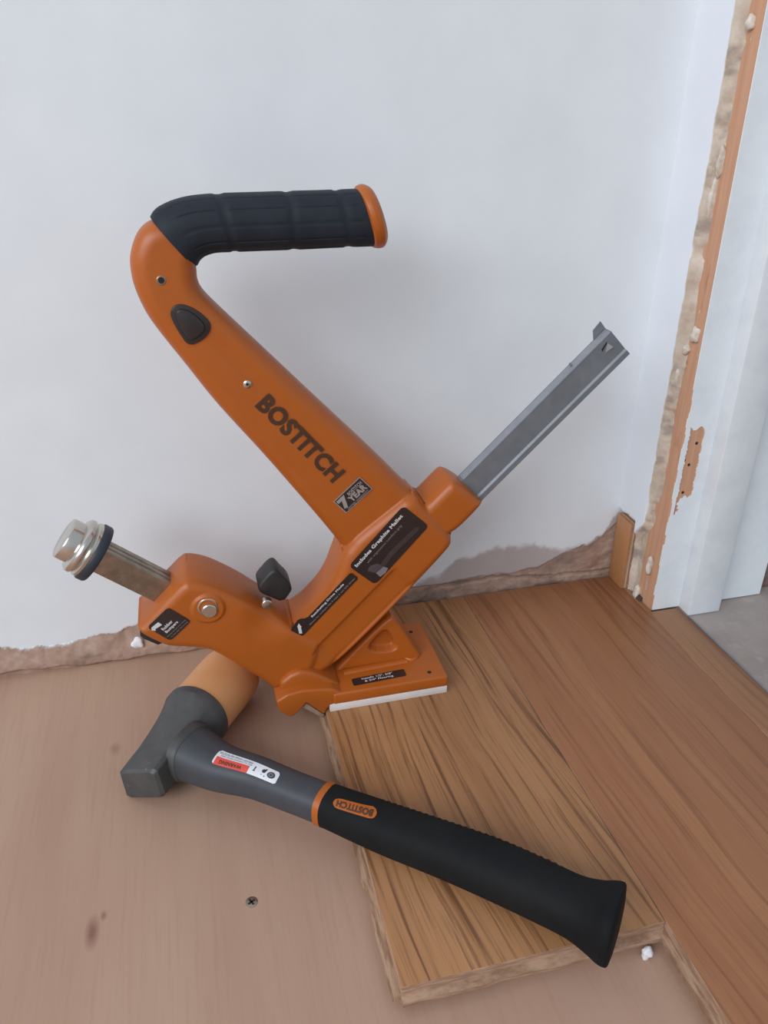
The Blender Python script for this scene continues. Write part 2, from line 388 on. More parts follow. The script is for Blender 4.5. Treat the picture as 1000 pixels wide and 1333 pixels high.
# ---- floor: ply panel with three engineered planks laid on it
def slab(name, lo, hi, mat, parent=None, **k): return box(name, lo, hi, mat, parent, **k)
floor = slab('floor', (-4.5, -5.0, ZS-0.018), (0.515, 0.745, ZS), 'ply'); tag(floor, kind='structure')
def plank(x0, x1, y0, y1, mat, tongue=True, end_tongue=True):
    b = 0.0006
    p = box('plank', (x0+b/2, y0, ZS), (x1-b/2, y1, 0.0), mat, floor, bevel=0.0007)
    # side faces show the birch layers
    p.data.materials.append(MAT['ply_edge'])
    for f in p.data.polygons:
        if f.normal.z < 0.5: f.material_index = 1
    if tongue:
        n = 64; sec = []
        for i in range(n+1):
            y = y0+(y1-y0)*i/n; e = 0.0055+0.0012*(vnoise(np.array([y*60+x0*90]), np.array([2.0]), 8)[0]-0.5)
            if vnoise(np.array([y*38]), np.array([x0*50]), 5)[0] > 0.80: e -= 0.0028
            sec.append([(x0+0.001, y, -0.0075), (x0-e, y, -0.0085), (x0-e, y, -0.0125), (x0+0.001, y, -0.0135)])
        fix(obj('tongue', *rings(sec), 'ply_edge_x', p))
    if end_tongue:
        sec = []
        n = 40
        for i in range(n+1):
            x = x0+(x1-x0)*i/n; e = 0.0055+0.0014*(vnoise(np.array([x*70]), np.array([4.0]), 8)[0]-0.5)
            sec.append([(x, y0+0.001, -0.0075), (x, y0+0.001, -0.0135), (x, y0-e, -0.0125), (x, y0-e, -0.0085)])
        fix(obj('tongue', *rings(sec), 'ply_edge', p))
    return p
plank(XL, 0.2783, 0.2925, 0.7155, 'oak1')
plank(0.2783, 0.4690, -1.4, 0.7155, 'oak2', True, False)
plank(0.4690, 0.5095, -1.4, 0.6345, 'oak3', False, False)
box('plank', (0.4692, 0.6346, ZS), (0.4745, 0.705, 0.0), 'oak3', floor)
# ---- doorway: lining with bare edge, hinge mortise and stop; hall beyond
lin_y = 0.637
# lining board as a prism in plan, with the mortise cut out as separate wall pieces around it
trim = box('trim_1', (0.4760, lin_y+0.0012, -0.001), (0.618, 0.668, 2.1), 'jamb_wood'); tag(trim, kind='structure', label='door lining stripped of its architrave, bare wood edge')
mx0, mx1, mz0, mz1 = 0.4815, 0.4985, 0.141, 0.2185
# painted skin of the lining face, cut around the mortise with chipped borders
def skin(name, xs_, zs_, cut):
    yF = lin_y; V = []; Fc = []; idx = {}
    def vid(i, j, back):
        k = (i, j, back)
        if k not in idx:
            idx[k] = len(V); V.append((xs_[i], yF+(0.0013 if back else 0), zs_[j]))
        return idx[k]
    n, m = len(xs_)-1, len(zs_)-1
    keep = lambda i, j: 0 <= i < n and 0 <= j < m and not cut(0.5*(xs_[i]+xs_[i+1]), 0.5*(zs_[j]+zs_[j+1]))
    for i in range(n):
        for j in range(m):
            if not keep(i, j): continue
            Fc.append((vid(i,j,0), vid(i+1,j,0), vid(i+1,j+1,0), vid(i,j+1,0)))
            for (di, dj, a, b) in ((-1,0,(i,j),(i,j+1)),(1,0,(i+1,j),(i+1,j+1)),(0,-1,(i,j),(i+1,j)),(0,1,(i,j+1),(i+1,j+1))):
                if not keep(i+di, j+dj):
                    Fc.append((vid(*a,0), vid(*b,0), vid(*b,1), vid(*a,1)))
    o = obj(name, V, Fc, 'gloss', trim); return fix(o)
xs3 = np.unique(np.concatenate([np.arange(0.4758, 0.5125, 0.0008), [0.55, 0.6185]]))
zs3 = np.unique(np.concatenate([[0.0], np.linspace(0.02, 0.11, 8), np.arange(0.11, 0.25, 0.0012), np.linspace(0.26, 2.1, 12)]))
def cut(x, z):
    j = 0.0016*math.sin(z*410)+0.001*math.sin(z*1200+1)
    if mx0 < x+0.3*j < mx1 and mz0+0.5*math.sin(x*900)*0.003 < z < mz1+0.002*math.sin(x*500): return True
    if mx0-0.0005 < x < mx0+0.0045-(mz0-z)*0.15+j and mz0-0.020 < z <= mz0+0.002: return True
    if x < 0.4763+0.0009*math.sin(z*160)+0.0006*math.sin(z*57+1): return True
    return False
skin('painted_face', xs3, zs3, cut)
mort = box('hinge_mortise', (mx0-0.001, lin_y+0.0010, mz0-0.001), (mx1+0.001, lin_y+0.0016, mz1+0.001), 'jamb_wood', trim, label='bare wood hinge recess')
for (px, py) in [(897,605),(891,599),(907,577),(889,641)]:
    q = onY(px, py, lin_y+0.001)
    v, f = tube([(-0.0002, 0.0017), (0.0004, 0.0015), (0.0005, 0.0008)], (q[0], lin_y+0.0011, q[2]), (0,-1,0), (0,0,1), 14)
    fix(obj('screw_hole', v, f, 'hole', mort))
stop = box('door_stop', (0.5105, 0.6175, -0.001), (0.5510, lin_y+0.001, 2.07), 'gloss', trim, bevel=0.002)
# hall: concrete slab and the wall end past the lining
hall = box('floor_hall', (0.5100, -5.0, -0.06), (4.0, 2.2, -0.0015), 'concrete'); tag(hall, kind='structure')
strip = box('trim_2', (0.5092, -3.0, -0.03), (0.5106, 0.616, 0.0006), 'rail'); tag(strip, kind='structure', label='thin grey edge strip between planks and concrete')
wh = box('wall_hall', (0.6185, 0.652, -0.002), (2.2, 0.80, 2.4), 'wall_r'); tag(wh, kind='structure')
box('bare_base', (0.6187, 0.6495, -0.0015), (2.2, 0.653, 0.062), 'brick', wh, bevel=0.001, label='bare dark masonry along the floor')

# ================================================================== FLOORING NAILER
YM = 0.605
NAIL = thing('flooring_nailer', (0.145, YM, 0.0), 'orange manual flooring nailer with black grip standing on the oak planks', 'nailer')
def outline(pts, T, r):
    """pixel sight lines -> outline on the tool: edges turned to the eye lie on the far rim, others on the near rim"""
    fixed = [p[2] if len(p) > 2 else None for p in pts]; pts = [p[:2] for p in pts]
    P = np.array([onY(*p, YM)[[0, 2]] for p in pts])
    A = 0.5*np.sum(P[:,0]*np.roll(P[:,1],-1)-np.roll(P[:,0],-1)*P[:,1])
    t_ = np.roll(P,-1,0)-np.roll(P,1,0); n_ = np.stack([t_[:,1], -t_[:,0]], 1); n_ /= np.linalg.norm(n_, axis=1)[:,None]
    if A < 0: n_ = -n_
    C_ = np.array([CAM[0], CAM[2]])-P; C_ /= np.linalg.norm(C_, axis=1)[:,None]
    k = np.tanh((n_*C_).sum(1)/0.15)
    k = [f if f is not None else a for f, a in zip(fixed, k)]
    return np.array([onY(*p, YM+kk*(T-0.65*r))[[0, 2]] for p, kk in zip(pts, k)])
def sdf(P, X, Z):
    """positive inside"""
    D = np.full(X.shape, 1e9); ins = np.zeros(X.shape, bool)
    n = len(P)
    for i in range(n):
        a = P[i]; b = P[(i+1) % n]; e = b-a; L2 = e@e
        if L2 < 1e-14: continue
        t_ = np.clip(((X-a[0])*e[0]+(Z-a[1])*e[1])/L2, 0, 1)
        D = np.minimum(D, (X-a[0]-t_*e[0])**2+(Z-a[1]-t_*e[1])**2)
        c = (a[1] > Z) != (b[1] > Z)
        if abs(e[1]) > 1e-12: ins ^= c & (X < a[0]+(Z-a[1])*e[0]/e[1])
    D = np.sqrt(D); return np.where(ins, D, -D)
regions = []
def region(pts, T, r, it=2): regions.append((chaikin(outline(pts, T, r), it), T, r))
region([(262,322),(240,292),(218,280),(196,284),(181,296),(171.5,319),(168,342),(173,372),(188,406),(207,433),(241,474.5),(275,518),(300,546),(345,594),(420,680),(441,706),
        (470,740),(540,690),(538,640),(525,624),(480,579),(412,516),(340,448),(276,388),(260,371),(256,360),(256,351),(255,343)], .0195, .013)
region([(441,706,0),(452,703,-.5),(464,698,-1),(508,663,-1),(536,641,-1),(562,668,-1),(586,694,-1),(589,705,-1),(581,717),(509,793),(470,832),(440,860),(405,884),(372,862),(358,815),(372,782),(384,775),(393,768),(419,740)], .0265, .010)
region([(520,652,-1),(537,638),(543,634),(564,612),(573,605),(583,610),(596,619.5),(624,647),(627,654),(624,660),(588,696,-1),(560,700,-1)], .0225, .009)
region([(246,718.5),(270,723),(300,737),(334,756),(352,768),(392,790),(420,830),(405,880),(357,898),(347,888),(320,872),(288,852),(267,842.5),(219,841),(207,836),(186,826),(180,818),(180,800),(180,784),(184,776),(213,744),(236,720.5)], .0295, .009, 2)
region([(500,785),(509,791),(524,812),(537,832),(547,848),(549,858),(540,866),(480,880),(430,892),(405,885),(440,845)], .0125, .004)
st = 0.0009
allP = np.concatenate([r_[0] for r_ in regions]); lo = allP.min(0)-3*st; hi = allP.max(0)+3*st
gx = np.arange(lo[0], hi[0], st); gz = np.arange(lo[1], hi[1], st)
GX, GZ = np.meshgrid(gx, gz)
Hh = None; DD = None; kk = 0.0022
SD = []
for P, T, r in regions:
    d = sdf(P, GX, GZ); SD.append(d)
    dc = np.clip(d, 0, r)
    h = np.where(d >= 0, T-(r-np.sqrt(np.maximum(r*r-(r-dc)**2, 0))), T-r+d*4.0)
    if Hh is None: Hh, DD = h, d
    else:
        m = np.clip(0.5+0.5*(h-Hh)/kk, 0, 1); Hh = Hh*(1-m)+h*m+kk*m*(1-m)
        m = np.clip(0.5+0.5*(d-DD)/0.006, 0, 1); DD = DD*(1-m)+d*m+0.006*m*(1-m)*0.9
def linedist(a, b, y=YM-.026):
    A = onY(*a, y)[[0,2]]; B = onY(*b, y)[[0,2]]; e = (B-A)/np.linalg.norm(B-A)
    s = (GX-A[0])*e[0]+(GZ-A[1])*e[1]; n_ = (GX-A[0])*(-e[1])+(GZ-A[1])*e[0]
    return s/np.linalg.norm(B-A), n_
# stepped lower flank of the magazine housing
s_, n_ = linedist((488,764),(410,843))
w_ = smooth(-0.35, -0.2, s_)*smooth(1.12, 0.95, s_)*(SD[1] > 0)
Hh -= 0.0030*w_*smooth(0.0004, 0.0026, n_)*smooth(0.030, 0.026, n_)
# raised collar round the driver pin
def rad(px, py, y=YM-.0295): p = onY(px, py, y); return np.hypot(GX-p[0], GZ-p[2])
q = rad(271, 792); Hh += 0.0022*smooth(0.0150, 0.0128, q)
# soft hollow between driver block and magazine block
q = rad(352, 806); Hh -= 0.004*smooth(0.03, 0.0, q)
# shallow channel down the handle
s_, n_ = linedist((262,430),(500,672), YM-.0195)
Hh -= 0.0007*smooth(0.0, 0.12, s_)*smooth(1.0, 0.9, s_)*smooth(0.009, 0.003, np.abs(n_-0.004))*smooth(0.004, 0.010, SD[0])*smooth(0.0, -0.004, SD[1])
# triangular pocket in the foot web
pk = chaikin(np.array([onY(*p, YM-.0125)[[0,2]] for p in [(472,850),(499,817),(511,826),(521,849)]]), 2)
dp = sdf(pk, GX, GZ); Hh -= 0.0085*smooth(-0.001, 0.004, dp)*(SD[4] > 0)*(SD[1] < -0.0005)
Hh = np.maximum(Hh, 0.001)
# mesh it
ok = DD > -0.30*st
cell = ok[:-1,:-1] & ok[1:,:-1] & ok[:-1,1:] & ok[1:,1:]
gzd, gxd = np.gradient(DD, st)
gm = np.maximum(np.hypot(gxd, gzd), 0.3)
idx = -np.ones(GX.shape, int)
cnt = np.zeros(GX.shape, int)
for a, b in ((0,0),(0,1),(1,0),(1,1)):
    cnt[a:cnt.shape[0]-1+a, b:cnt.shape[1]-1+b] += cell
used = cnt > 0; bnd = used & (cnt < 4)
idx[used] = np.arange(used.sum()); N = int(used.sum())
VX = GX.copy(); VZ = GZ.copy()
mv = np.clip(DD/gm, -1.6*st, 1.6*st)
VX[bnd] -= (mv*gxd/gm)[bnd]; VZ[bnd] -= (mv*gzd/gm)[bnd]
# rim vertices take the rim height
Hr = Hh.copy()
rim = np.full(GX.shape, -1.0)
for (P, T, r), d in zip(regions, SD):
    rim = np.maximum(rim, (T-r)+np.minimum(0, d+0.0016)*4.0)
Hr[bnd] = np.maximum(rim[bnd], 0.001)
front = np.stack([VX[used], YM-Hr[used], VZ[used]], 1); back = np.stack([VX[used], YM+Hr[used], VZ[used]], 1)
ci, cj = np.nonzero(cell)
Q = np.stack([idx[ci,cj], idx[ci,cj+1], idx[ci+1,cj+1], idx[ci+1,cj]], 1)
from collections import Counter
edges = np.concatenate([Q[:,[0,1]], Q[:,[1,2]], Q[:,[2,3]], Q[:,[3,0]]]); key = np.sort(edges, 1); kid = key[:,0]*N+key[:,1]
u_, inv, ct = np.unique(kid, return_inverse=True, return_counts=True)
be = edges[ct[inv] == 1]
W = np.stack([be[:,1], be[:,0], be[:,0]+N, be[:,1]+N], 1)
faces = np.concatenate([Q, Q[:, ::-1]+N, W])
body = obj('housing', np.concatenate([front, back]), faces, 'orange', NAIL, True)
def Hat(x, z):
    j = int(round((x-gx[0])/st)); i = int(round((z-gz[0])/st)); return float(Hh[i, j])
# ---- shoe
PY0, PY1 = 0.558, 0.652
shoe_v, shoe_f = prism([(.094,.008),(.2065,.008),(.2065,.0205),(.094,.0205)], PY0, PY1)
shoe = fix(obj('shoe_plate', shoe_v, shoe_f, 'orange', NAIL), 0.0022, 3)
nz = [(.041,.022),(.0435,.010),(.0525,.0005),(.0570,.0015),(.0640,.0085),(.0690,.0145),(.0850,-.0030),(.0885,.004),(.0940,.0080),(.108,.0085),(.106,.018),(.094,.026),(.080,.0285),(.066,.030),(.052,.028)]
nose = fix(obj('nose_hook', *prism(nz, PY0+.001, PY1-.001), 'orange', NAIL), 0.0028, 3, 20)
nz2 = [(.046,.022),(.047,.034),(.056,.041),(.066,.0445),(.076,.041),(.088,.033),(.104,.0205),(.100,.012),(.070,.018)]
fix(obj('nose_block', *prism(nz2, PY0+.011, PY1-.011), 'orange', NAIL), 0.004, 3, 20)
fix(obj('nose_plate', *prism([(.0655,.0080),(.0690,.0120),(.0858,-.0055),(.0835,-.0085)], PY0+.004, PY1-.004), 'nose_steel', NAIL), .0004)
box('pad', (.0905, PY0+.0005, 0.0), (.2060, PY1-.0005, .0085), 'pad', NAIL, 0.0008, label='white nylon sole pad')
# bead and screw boss on the shoe
A = onZ(447, 873, .0225); B = onZ(530, 857, .0225)
secs = []
for i in range(13):
    t_ = i/12; c = A*(1-t_)+B*t_
    secs.append([(c[0], c[1]+.0045*math.cos(a), .0200+.0028*math.sin(a)) for a in np.linspace(-0.3, math.pi+0.3, 12)])
fix(obj('rib', *rings(secs), 'orange', shoe))
p = onZ(534, 852, .0225)
v, f = tube([(0,.0088),(.0025,.0085),(.0034,.0076),(.0034,.0036),(.0012,.0034)], (p[0], p[1], .0200), (0,0,1), (1,0,0), 28)
fix(obj('boss', v, f, 'orange', shoe))
v, f = tube([(0,.0033),(.0013,.0030),(.0014,.0010)], (p[0], p[1], .0205), (0,0,1), (1,0,0), 18)
fix(obj('shoe_screw', v, f, 'ram', shoe))
for (px, py) in [(535,822.5),(559,875),(439,893.5)]:
    p = onZ(px, py, .0206); v, f = tube([(0,.0022),(.0004,.0020),(.0005,.0010)], (p[0], p[1], .0203), (0,0,1), (1,0,0), 14)
    fix(obj('screw_hole', v, f, 'hole', shoe))
# ---- rubber grip: skin between top and bottom rails, with moulded pads
def rail_loft(pairs, T, m, nth, mod=None, ex=2.4, ends=True):
    tops = catmull([p[0] for p in pairs], m); bots = catmull([p[1] for p in pairs], m)
    tops = [onY(*p, YM)[[0,2]] for p in tops]; bots = [onY(*p, YM)[[0,2]] for p in bots]
    L = [0]
    for i in range(1, len(tops)): L.append(L[-1]+np.linalg.norm((tops[i]+bots[i]-tops[i-1]-bots[i-1])/2))
    secs = []
    for i, (a, b) in enumerate(zip(tops, bots)):
        c = (a+b)/2; hv = (a-b)/2; sec = []; Ti = T[i] if hasattr(T, '__len__') else T
        for k in range(nth):
            th = 2*math.pi*k/nth; cs, sn = math.cos(th), math.sin(th)
            cx = math.copysign(abs(cs)**(2/ex), cs); sz = math.copysign(abs(sn)**(2/ex), sn)
            k_ = 1.0
            if mod: k_ = mod(L[i]/L[-1], th, L[i])
            sec.append((c[0]+hv[0]*sz*k_, YM-Ti*cx*k_, c[1]+hv[1]*sz*k_))
        secs.append(sec)
    return secs
def gripmod(s, th, l):
    a = (math.degrees(th)+15) % 30; ga = max(0.0, 1-abs(a-15)/2.6)     # lengthwise grooves
    gl = 0.0
    for g in (0.285, 0.60, 0.865):
        gl = max(gl, min(1.0, max(0.0, 1.6-abs(s-g)/0.016)))
    ends = min(1.0, max(0.0, (s-0.06)/0.03))*min(1.0, max(0.0, (0.965-s)/0.02))
    return 1.0-0.036*max(gl, min(1, ga)*0.8)*ends
gp = [((195.5,281.5),(254,346)),((200,274.5),(257.5,344)),((208,268),(261,338)),((226,260),(268,332.5)),((249,254.5),(282,328.5)),((283,251.5),(305,327.5)),((330,250),(342,326)),((378,248.5),(386,324.5)),((425,247.2),(437,322)),((468,245.5),(489,320))]
sec = rail_loft(gp, 0.0212, 14, 144, gripmod, 2.3)
fix(obj('rubber_grip', *rings(sec), 'rubber', NAIL), sharp=60)
cp = [((463,246.5),(484,321)),((464.5,242.5),(486.5,322)),((470,239.8),(492,322.6)),((476,240.5),(498,320.5)),((483,246),(502,312)),((487,262),(501,300))]
Tc = np.interp(np.arange(5*6+1)/6, range(6), [.0205,.0238,.0246,.0240,.0190,.0100])
fix(obj('end_cap', *rings(rail_loft(cp, Tc, 6, 64, None, 2.1)), 'orange', NAIL), sharp=60)
# ---- dark plug in the handle, screws, pins
def plate_on(name, pts, mat, y, th, parent, bev=0.0, it=2, label=None):
    P = np.array([onY(*p, y)[[0,2]] for p in pts])
    if it: P = chaikin(P, it)
    return fix(obj(name, *prism([tuple(p) for p in P], y-th, y+0.0015), mat, parent, label=label), bev, 2, 50)
c1 = lambda a, b: (a/2.632+150, b/2.632+220)
plug = plate_on('handle_plug', [c1(*p) for p in [(186,490),(205,462),(245,464),(292,490),(330,528),(322,565),(285,595),(248,604),(222,565),(198,525)]], 'black', YM-.0195, .0015, NAIL, .0009)
plate_on('plug_face', [c1(*p) for p in [(205,498),(214,478),(246,480),(285,506),(310,538),(304,558),(278,580),(252,588),(232,560),(214,528)]], 'black', YM-.0208, .0022, plug, .0016)
def pin(name, px, py, y, prof, mat, parent=NAIL, n=28):
    p = onY(px, py, y); v, f = tube(prof, (p[0], y, p[2]), (0,-1,0), (0,0,1), n); return fix(obj(name, v, f, mat, parent), sharp=35)
s1 = pin('handle_screw', 210, 365, YM-.0188, [(-.002,.0034),(.0008,.0034),(.0011,.0030),(.0011,.0024)], 'ram')
pin('screw_recess', 210, 365, YM-.0198, [(-.001,.0024),(.0003,.0022)], 'hole', s1)
s1 = pin('handle_screw', 322, 500, YM-.0185, [(-.002,.0033),(.0012,.0032),(.0018,.0022),(.0020,.0010)], 'chrome')
pin('screw_recess', 322, 500.3, YM-.0203, [(-.001,.0012),(.0004,.0011)], 'hole', s1)
s1 = pin('driver_pin', 270.5, 790, YM-.0313, [(-.003,.0086),(.0006,.0086),(.0010,.0080),(.0010,.0072),(-.0015,.0070)], 'chrome')
pin('pin_core', 272.5, 794, YM-.031, [(-.003,.0066),(.0022,.0066),(.0030,.0058),(.0030,.0003)], 'chrome', s1)
pin('lever_pin', 347.5, 786, YM-.0270, [(-.004,.0047),(.0015,.0047),(.0022,.0041),(.0024,.002)], 'chrome')
# ---- ratchet lever knob
c3 = lambda a, b: (a/10+320, b/10+720)
P = np.array([onY(*c3(*p), YM-.010)[[0,2]] for p in [(150,420),(165,370),(300,215),(360,180),(410,190),(470,265),(550,335),(598,430),(580,480),(480,612),(300,540),(180,490)]])
P = chaikin(P, 1); knob = fix(obj('lever_knob', *prism([tuple(p) for p in P], YM-.0155, YM+.0095), 'knob', NAIL), .003, 3, 60)
# ---- striking head: ram, bumper and cap
E1 = onY(216, 766, YM); E0 = onY(126, 721, YM)
ax = (E0-E1); ax[1] = 0; Lr = np.linalg.norm(ax); ax /= Lr; pv = np.array([-ax[2], 0, ax[0]])
if pv[2] < 0: pv = -pv
rv, rf = [], []
hw, hy = .0112, .0098
sec = []
for s in (-0.03, Lr+0.004):
    c = E1+ax*s
    pr = [(-hw,-hy),(hw-.001,-hy),(hw,-hy+.001),(hw,-.0052),(hw-.0016,-.0045),(hw-.0016,-.0022),(hw,-.0015),(hw,.0015),(hw-.0016,.0022),(hw-.0016,.0045),(hw,.0052),(hw,hy),(-hw,hy)]
    sec.append([tuple(c+pv*a+np.array([0,b,0])) for a, b in pr])
ram = fix(obj('ram', *rings(sec), 'ram', NAIL), sharp=20)
v, f = tube([(-.001,.0245),(.0002,.0252),(.0055,.0252),(.0065,.0245)], E0, ax, (0,1,0), 48)
fix(obj('bumper_ring', v, f, 'bumper', NAIL), sharp=35)
v, f = tube([(.0055,.0232),(.0065,.0240),(.0095,.0240),(.0105,.0228),(.0112,.0222),(.0125,.0228),(.0135,.0238),(.0165,.0236),(.0185,.0215),(.0190,.0188),(.0195,.0178),(.0285,.0178),(.0295,.0172),(.0300,.0160),(.0300,.0005)], E0, ax, (0,1,0), 56)
fix(obj('striking_cap', v, f, 'chrome', NAIL), sharp=50)
# dark collar under the driver block
P = [onY(*p, YM-.024)[[0,2]] for p in [(182,815),(182.5,828),(188,832),(206,839.5),(214,836),(207,830),(188,820)]]
fix(obj('bumper_retainer', *prism([tuple(p) for p in P], YM-.0245, YM-.004), 'knob', NAIL), .0008)
# ---- magazine rail: pressed steel channel
yr = YM-.0060
R0t = onY(603, 624, yr); R0b = onY(624, 646, yr); Rt = onY(795.5, 431, yr); Rb = onY(812, 455, yr)
dr = Rt-R0t; dr[1] = 0; Lm = np.linalg.norm(dr); dr /= Lm; pn = np.array([dr[2], 0, -dr[0]])
wid = 0.5*(abs((R0b-R0t)@pn)+abs((Rb-Rt)@pn)); 
def rp(s, a, y): return tuple(R0t+dr*s+pn*a+np.array([0, y, 0]))
th = .0012; D_ = .0105
prof = [(0,0),(wid-.0012,0),(wid+.0004,-.0019),(wid+.0050,-.0019),(wid+.0058,-.0012),(wid+.0058,.0012),(wid-th,.0012),(wid-th,th+.0004),(th,th+.0004),(th,D_-th),(wid,D_-th),(wid,D_),(0,D_)]
sec = [[rp(s, a, y) for a, y in prof] for s in (-0.04, Lm)]
rail = fix(obj('magazine_rail', *rings(sec), 'rail', NAIL), sharp=20)
# folded top with light put into its paler colour, end tabs and spring catch
box_top = [[rp(s, a, y) for a, y in ((-.0003,-.0002),(.0005,-.0004),(.0006,D_-.002),(-.0004,D_-.002))] for s in (0, Lm-.001)]
fix(obj('rail_top_fold', *rings(box_top), 'rail_edge', rail), sharp=20)
tabv = [rp(Lm-.014,0,D_-.001),rp(Lm,0,D_-.001),rp(Lm+.0005,-.0085,D_-.001),rp(Lm-.009,-.0072,D_-.001)]
tabv += [tuple(np.array(p)+np.array([0,.0012,0])) for p in tabv]
fix(obj('rail_end_tab', tabv, [(0,1,2,3),(7,6,5,4),(0,4,5,1),(1,5,6,2),(2,6,7,3),(3,7,4,0)], 'rail', rail))
q = rp(Lm-.043, -.0012, .005)
v, f = tube([(-.002,.0012),(.002,.0012),(.0026,.0007)], q, -pn, (0,1,0), 12); fix(obj('rail_stud', v, f, 'rail', rail))
cs = [(Lm-.0135,.0075,-.0022),(Lm-.0055,.0062,-.0003),(Lm-.0075,.0125,-.0003),(Lm-.0135,.0075,.0008),(Lm-.0055,.0062,.0006),(Lm-.0075,.0125,.0006)]
cs = [(Lm-.0150,.0115,-.0003),(Lm-.0085,.0060,-.0003),(Lm-.0072,.0118,-.0024)]
V = [rp(*p) for p in cs]+[rp(p[0],p[1],.0006) for p in cs]
fix(obj('rail_catch', V, [(0,1,2),(5,4,3),(0,3,4,1),(1,4,5,2),(2,5,3,0)], 'rail_edge', rail), sharp=10)
V = [rp(s, a, y) for s, a, y in ((Lm-.0165,.0085,-.0003),(Lm-.0158,.0065,-.0003),(Lm-.0085,.0045,-.0003),(Lm-.0090,.0060,-.0003))]
V += [tuple(np.array(p)+np.array([0,.0006,0])) for p in V]
fix(obj('catch_slot', V, [(0,1,2,3),(7,6,5,4),(0,4,5,1),(1,5,6,2),(2,6,7,3),(3,7,4,0)], 'hole', rail))

# ---- lettering and labels
dg = None
def text_mesh(s, bold=0.0, sx=1.0, shear=0.0):
    cu = bpy.data.curves.new('lettering', 'FONT'); cu.body = s; cu.size = 1.0; cu.offset = bold; cu.shear = shear; cu.resolution_u = 3
    cu.space_character = 1.0+1.2*bold
    o = bpy.data.objects.new('lettering', cu); COL.objects.link(o)
    d = bpy.context.evaluated_depsgraph_get(); me = o.evaluated_get(d).to_mesh()
    V = np.array([v.co[:2] for v in me.vertices]); Fc = [tuple(p.vertices) for p in me.polygons]
    o.evaluated_get(d).to_mesh_clear(); bpy.data.objects.remove(o); bpy.data.curves.remove(cu)
    return V, Fc
def text_uv(s, u0_, u1_, v0_, v1_, bold=0.02):
    """lettering squeezed into a box of label coordinates"""
    V, Fc = text_mesh(s, bold); a = V.min(0); b = V.max(0)
    U = (V-a)/(b-a); return np.stack([u0_+(u1_-u0_)*U[:,0], v0_+(v1_-v0_)*U[:,1]], 1), Fc
def label_frame(BL, BR, TL, place):
    BL, BR, TL = [np.array(place(*p)) for p in (BL, BR, TL)]
    return lambda uv, lift, nrm: [tuple(BL+(BR-BL)*u+(TL-BL)*v+nrm*lift) for u, v in uv]
NF = np.array([0,-1.0,0]); NU = np.array([0,0,1.0])
def flat(name, uv, fr, mat, parent, nrm, lift, th=0.0003, label=None):
    """thin sticker from an outline in label coordinates"""
    n = len(uv); V = fr(uv, lift, nrm)+fr(uv, lift-th, nrm)
    f = [tuple(range(n)), tuple(range(2*n-1, n-1, -1))]+[(i, i+n, (i+1) % n+n, (i+1) % n) for i in range(n)]
    return fix(obj(name, V, f, mat, parent, label=label))
def rrect(u0_, u1_, v0_, v1_, ru, rv_, k=5):
    P = []
    for cx, cy, a0 in ((u1_-ru, v1_-rv_, 0), (u0_+ru, v1_-rv_, 90), (u0_+ru, v0_+rv_, 180), (u1_-ru, v0_+rv_, 270)):
        for i in range(k+1):
            a = math.radians(a0+90*i/k); P.append((cx+ru*math.cos(a), cy+rv_*math.sin(a)))
    return P
def letters(s, box_, fr, mat, parent, nrm, lift, bold=0.02, name='lettering'):
    uv, Fc = text_uv(s, *box_, bold=bold); return obj(name, fr(uv, lift, nrm), Fc, mat, parent)
onF = lambda d: (lambda px, py: onY(px, py, YM-d))
# maker's name on the handle
fr = label_frame((331,529), (432.5,629.5), (350,511.5), onF(.0197))
letters('BOSTITCH', (0,1,0,1), fr, 'dark_print', body, NF, .0002, 0.045, 'brand_lettering')
# warranty sticker
fr = label_frame((451,668), (485,636), (434,653), onF(.0197))
stk = flat('warranty_sticker', [(0,0),(1,0),(1,1),(0,1)], fr, 'silver', body, NF, .0003, label='small silver and black warranty sticker')
flat('sticker_field', [(.025,.045),(.975,.045),(.975,.955),(.025,.955)], fr, 'label', stk, NF, .0005)
letters('7', (.05,.34,.20,.90), fr, 'silver', stk, NF, .0007, .07)
letters('YEAR', (.33,.93,.24,.62), fr, 'silver', stk, NF, .0007, .05)
letters('BOSTITCH', (.42,.92,.64,.84), fr, 'silver', stk, NF, .0007, .03)
letters('LIMITED WARRANTY', (.12,.90,.07,.18), fr, 'grey_print', stk, NF, .0007, .03)
# mallet sticker
dM = .0268
fr = label_frame((488.5,761), (558.5,684.5), (454,737), onF(dM))
stk = flat('mallet_sticker', rrect(0,1,0,1,.06,.13), fr, 'label', body, NF, .0003, label='black sticker picturing a mallet')
letters('Includes Graphite Mallet', (.05,.90,.76,.90), fr, 'white_print', stk, NF, .0005, .035)
letters('with ergonomic comfort grip', (.17,.80,.60,.69), fr, 'grey_print', stk, NF, .0005, .0)
MAT['pic1'] = mottled('picture_grey', (78,68,72), (84,74,78), 50, .4); MAT['pic2'] = mottled('picture_light', (124,116,122), (130,122,128), 50, .4)
MAT['pic3'] = mottled('picture_dark', (64,52,52), (68,56,56), 50, .4)
flat('pictured_handle', [(.20,.30),(.42,.36),(.62,.34),(.88,.29),(.92,.20),(.88,.15),(.62,.20),(.42,.22),(.24,.16)], fr, 'pic3', stk, NF, .0005)
flat('pictured_head', [(.09,.48),(.16,.52),(.24,.40),(.25,.20),(.13,.24)], fr, 'pic1', stk, NF, .0006)
flat('pictured_cap', [(.13,.25),(.25,.21),(.27,.06),(.20,.02),(.12,.06)], fr, 'pic2', stk, NF, .0006)
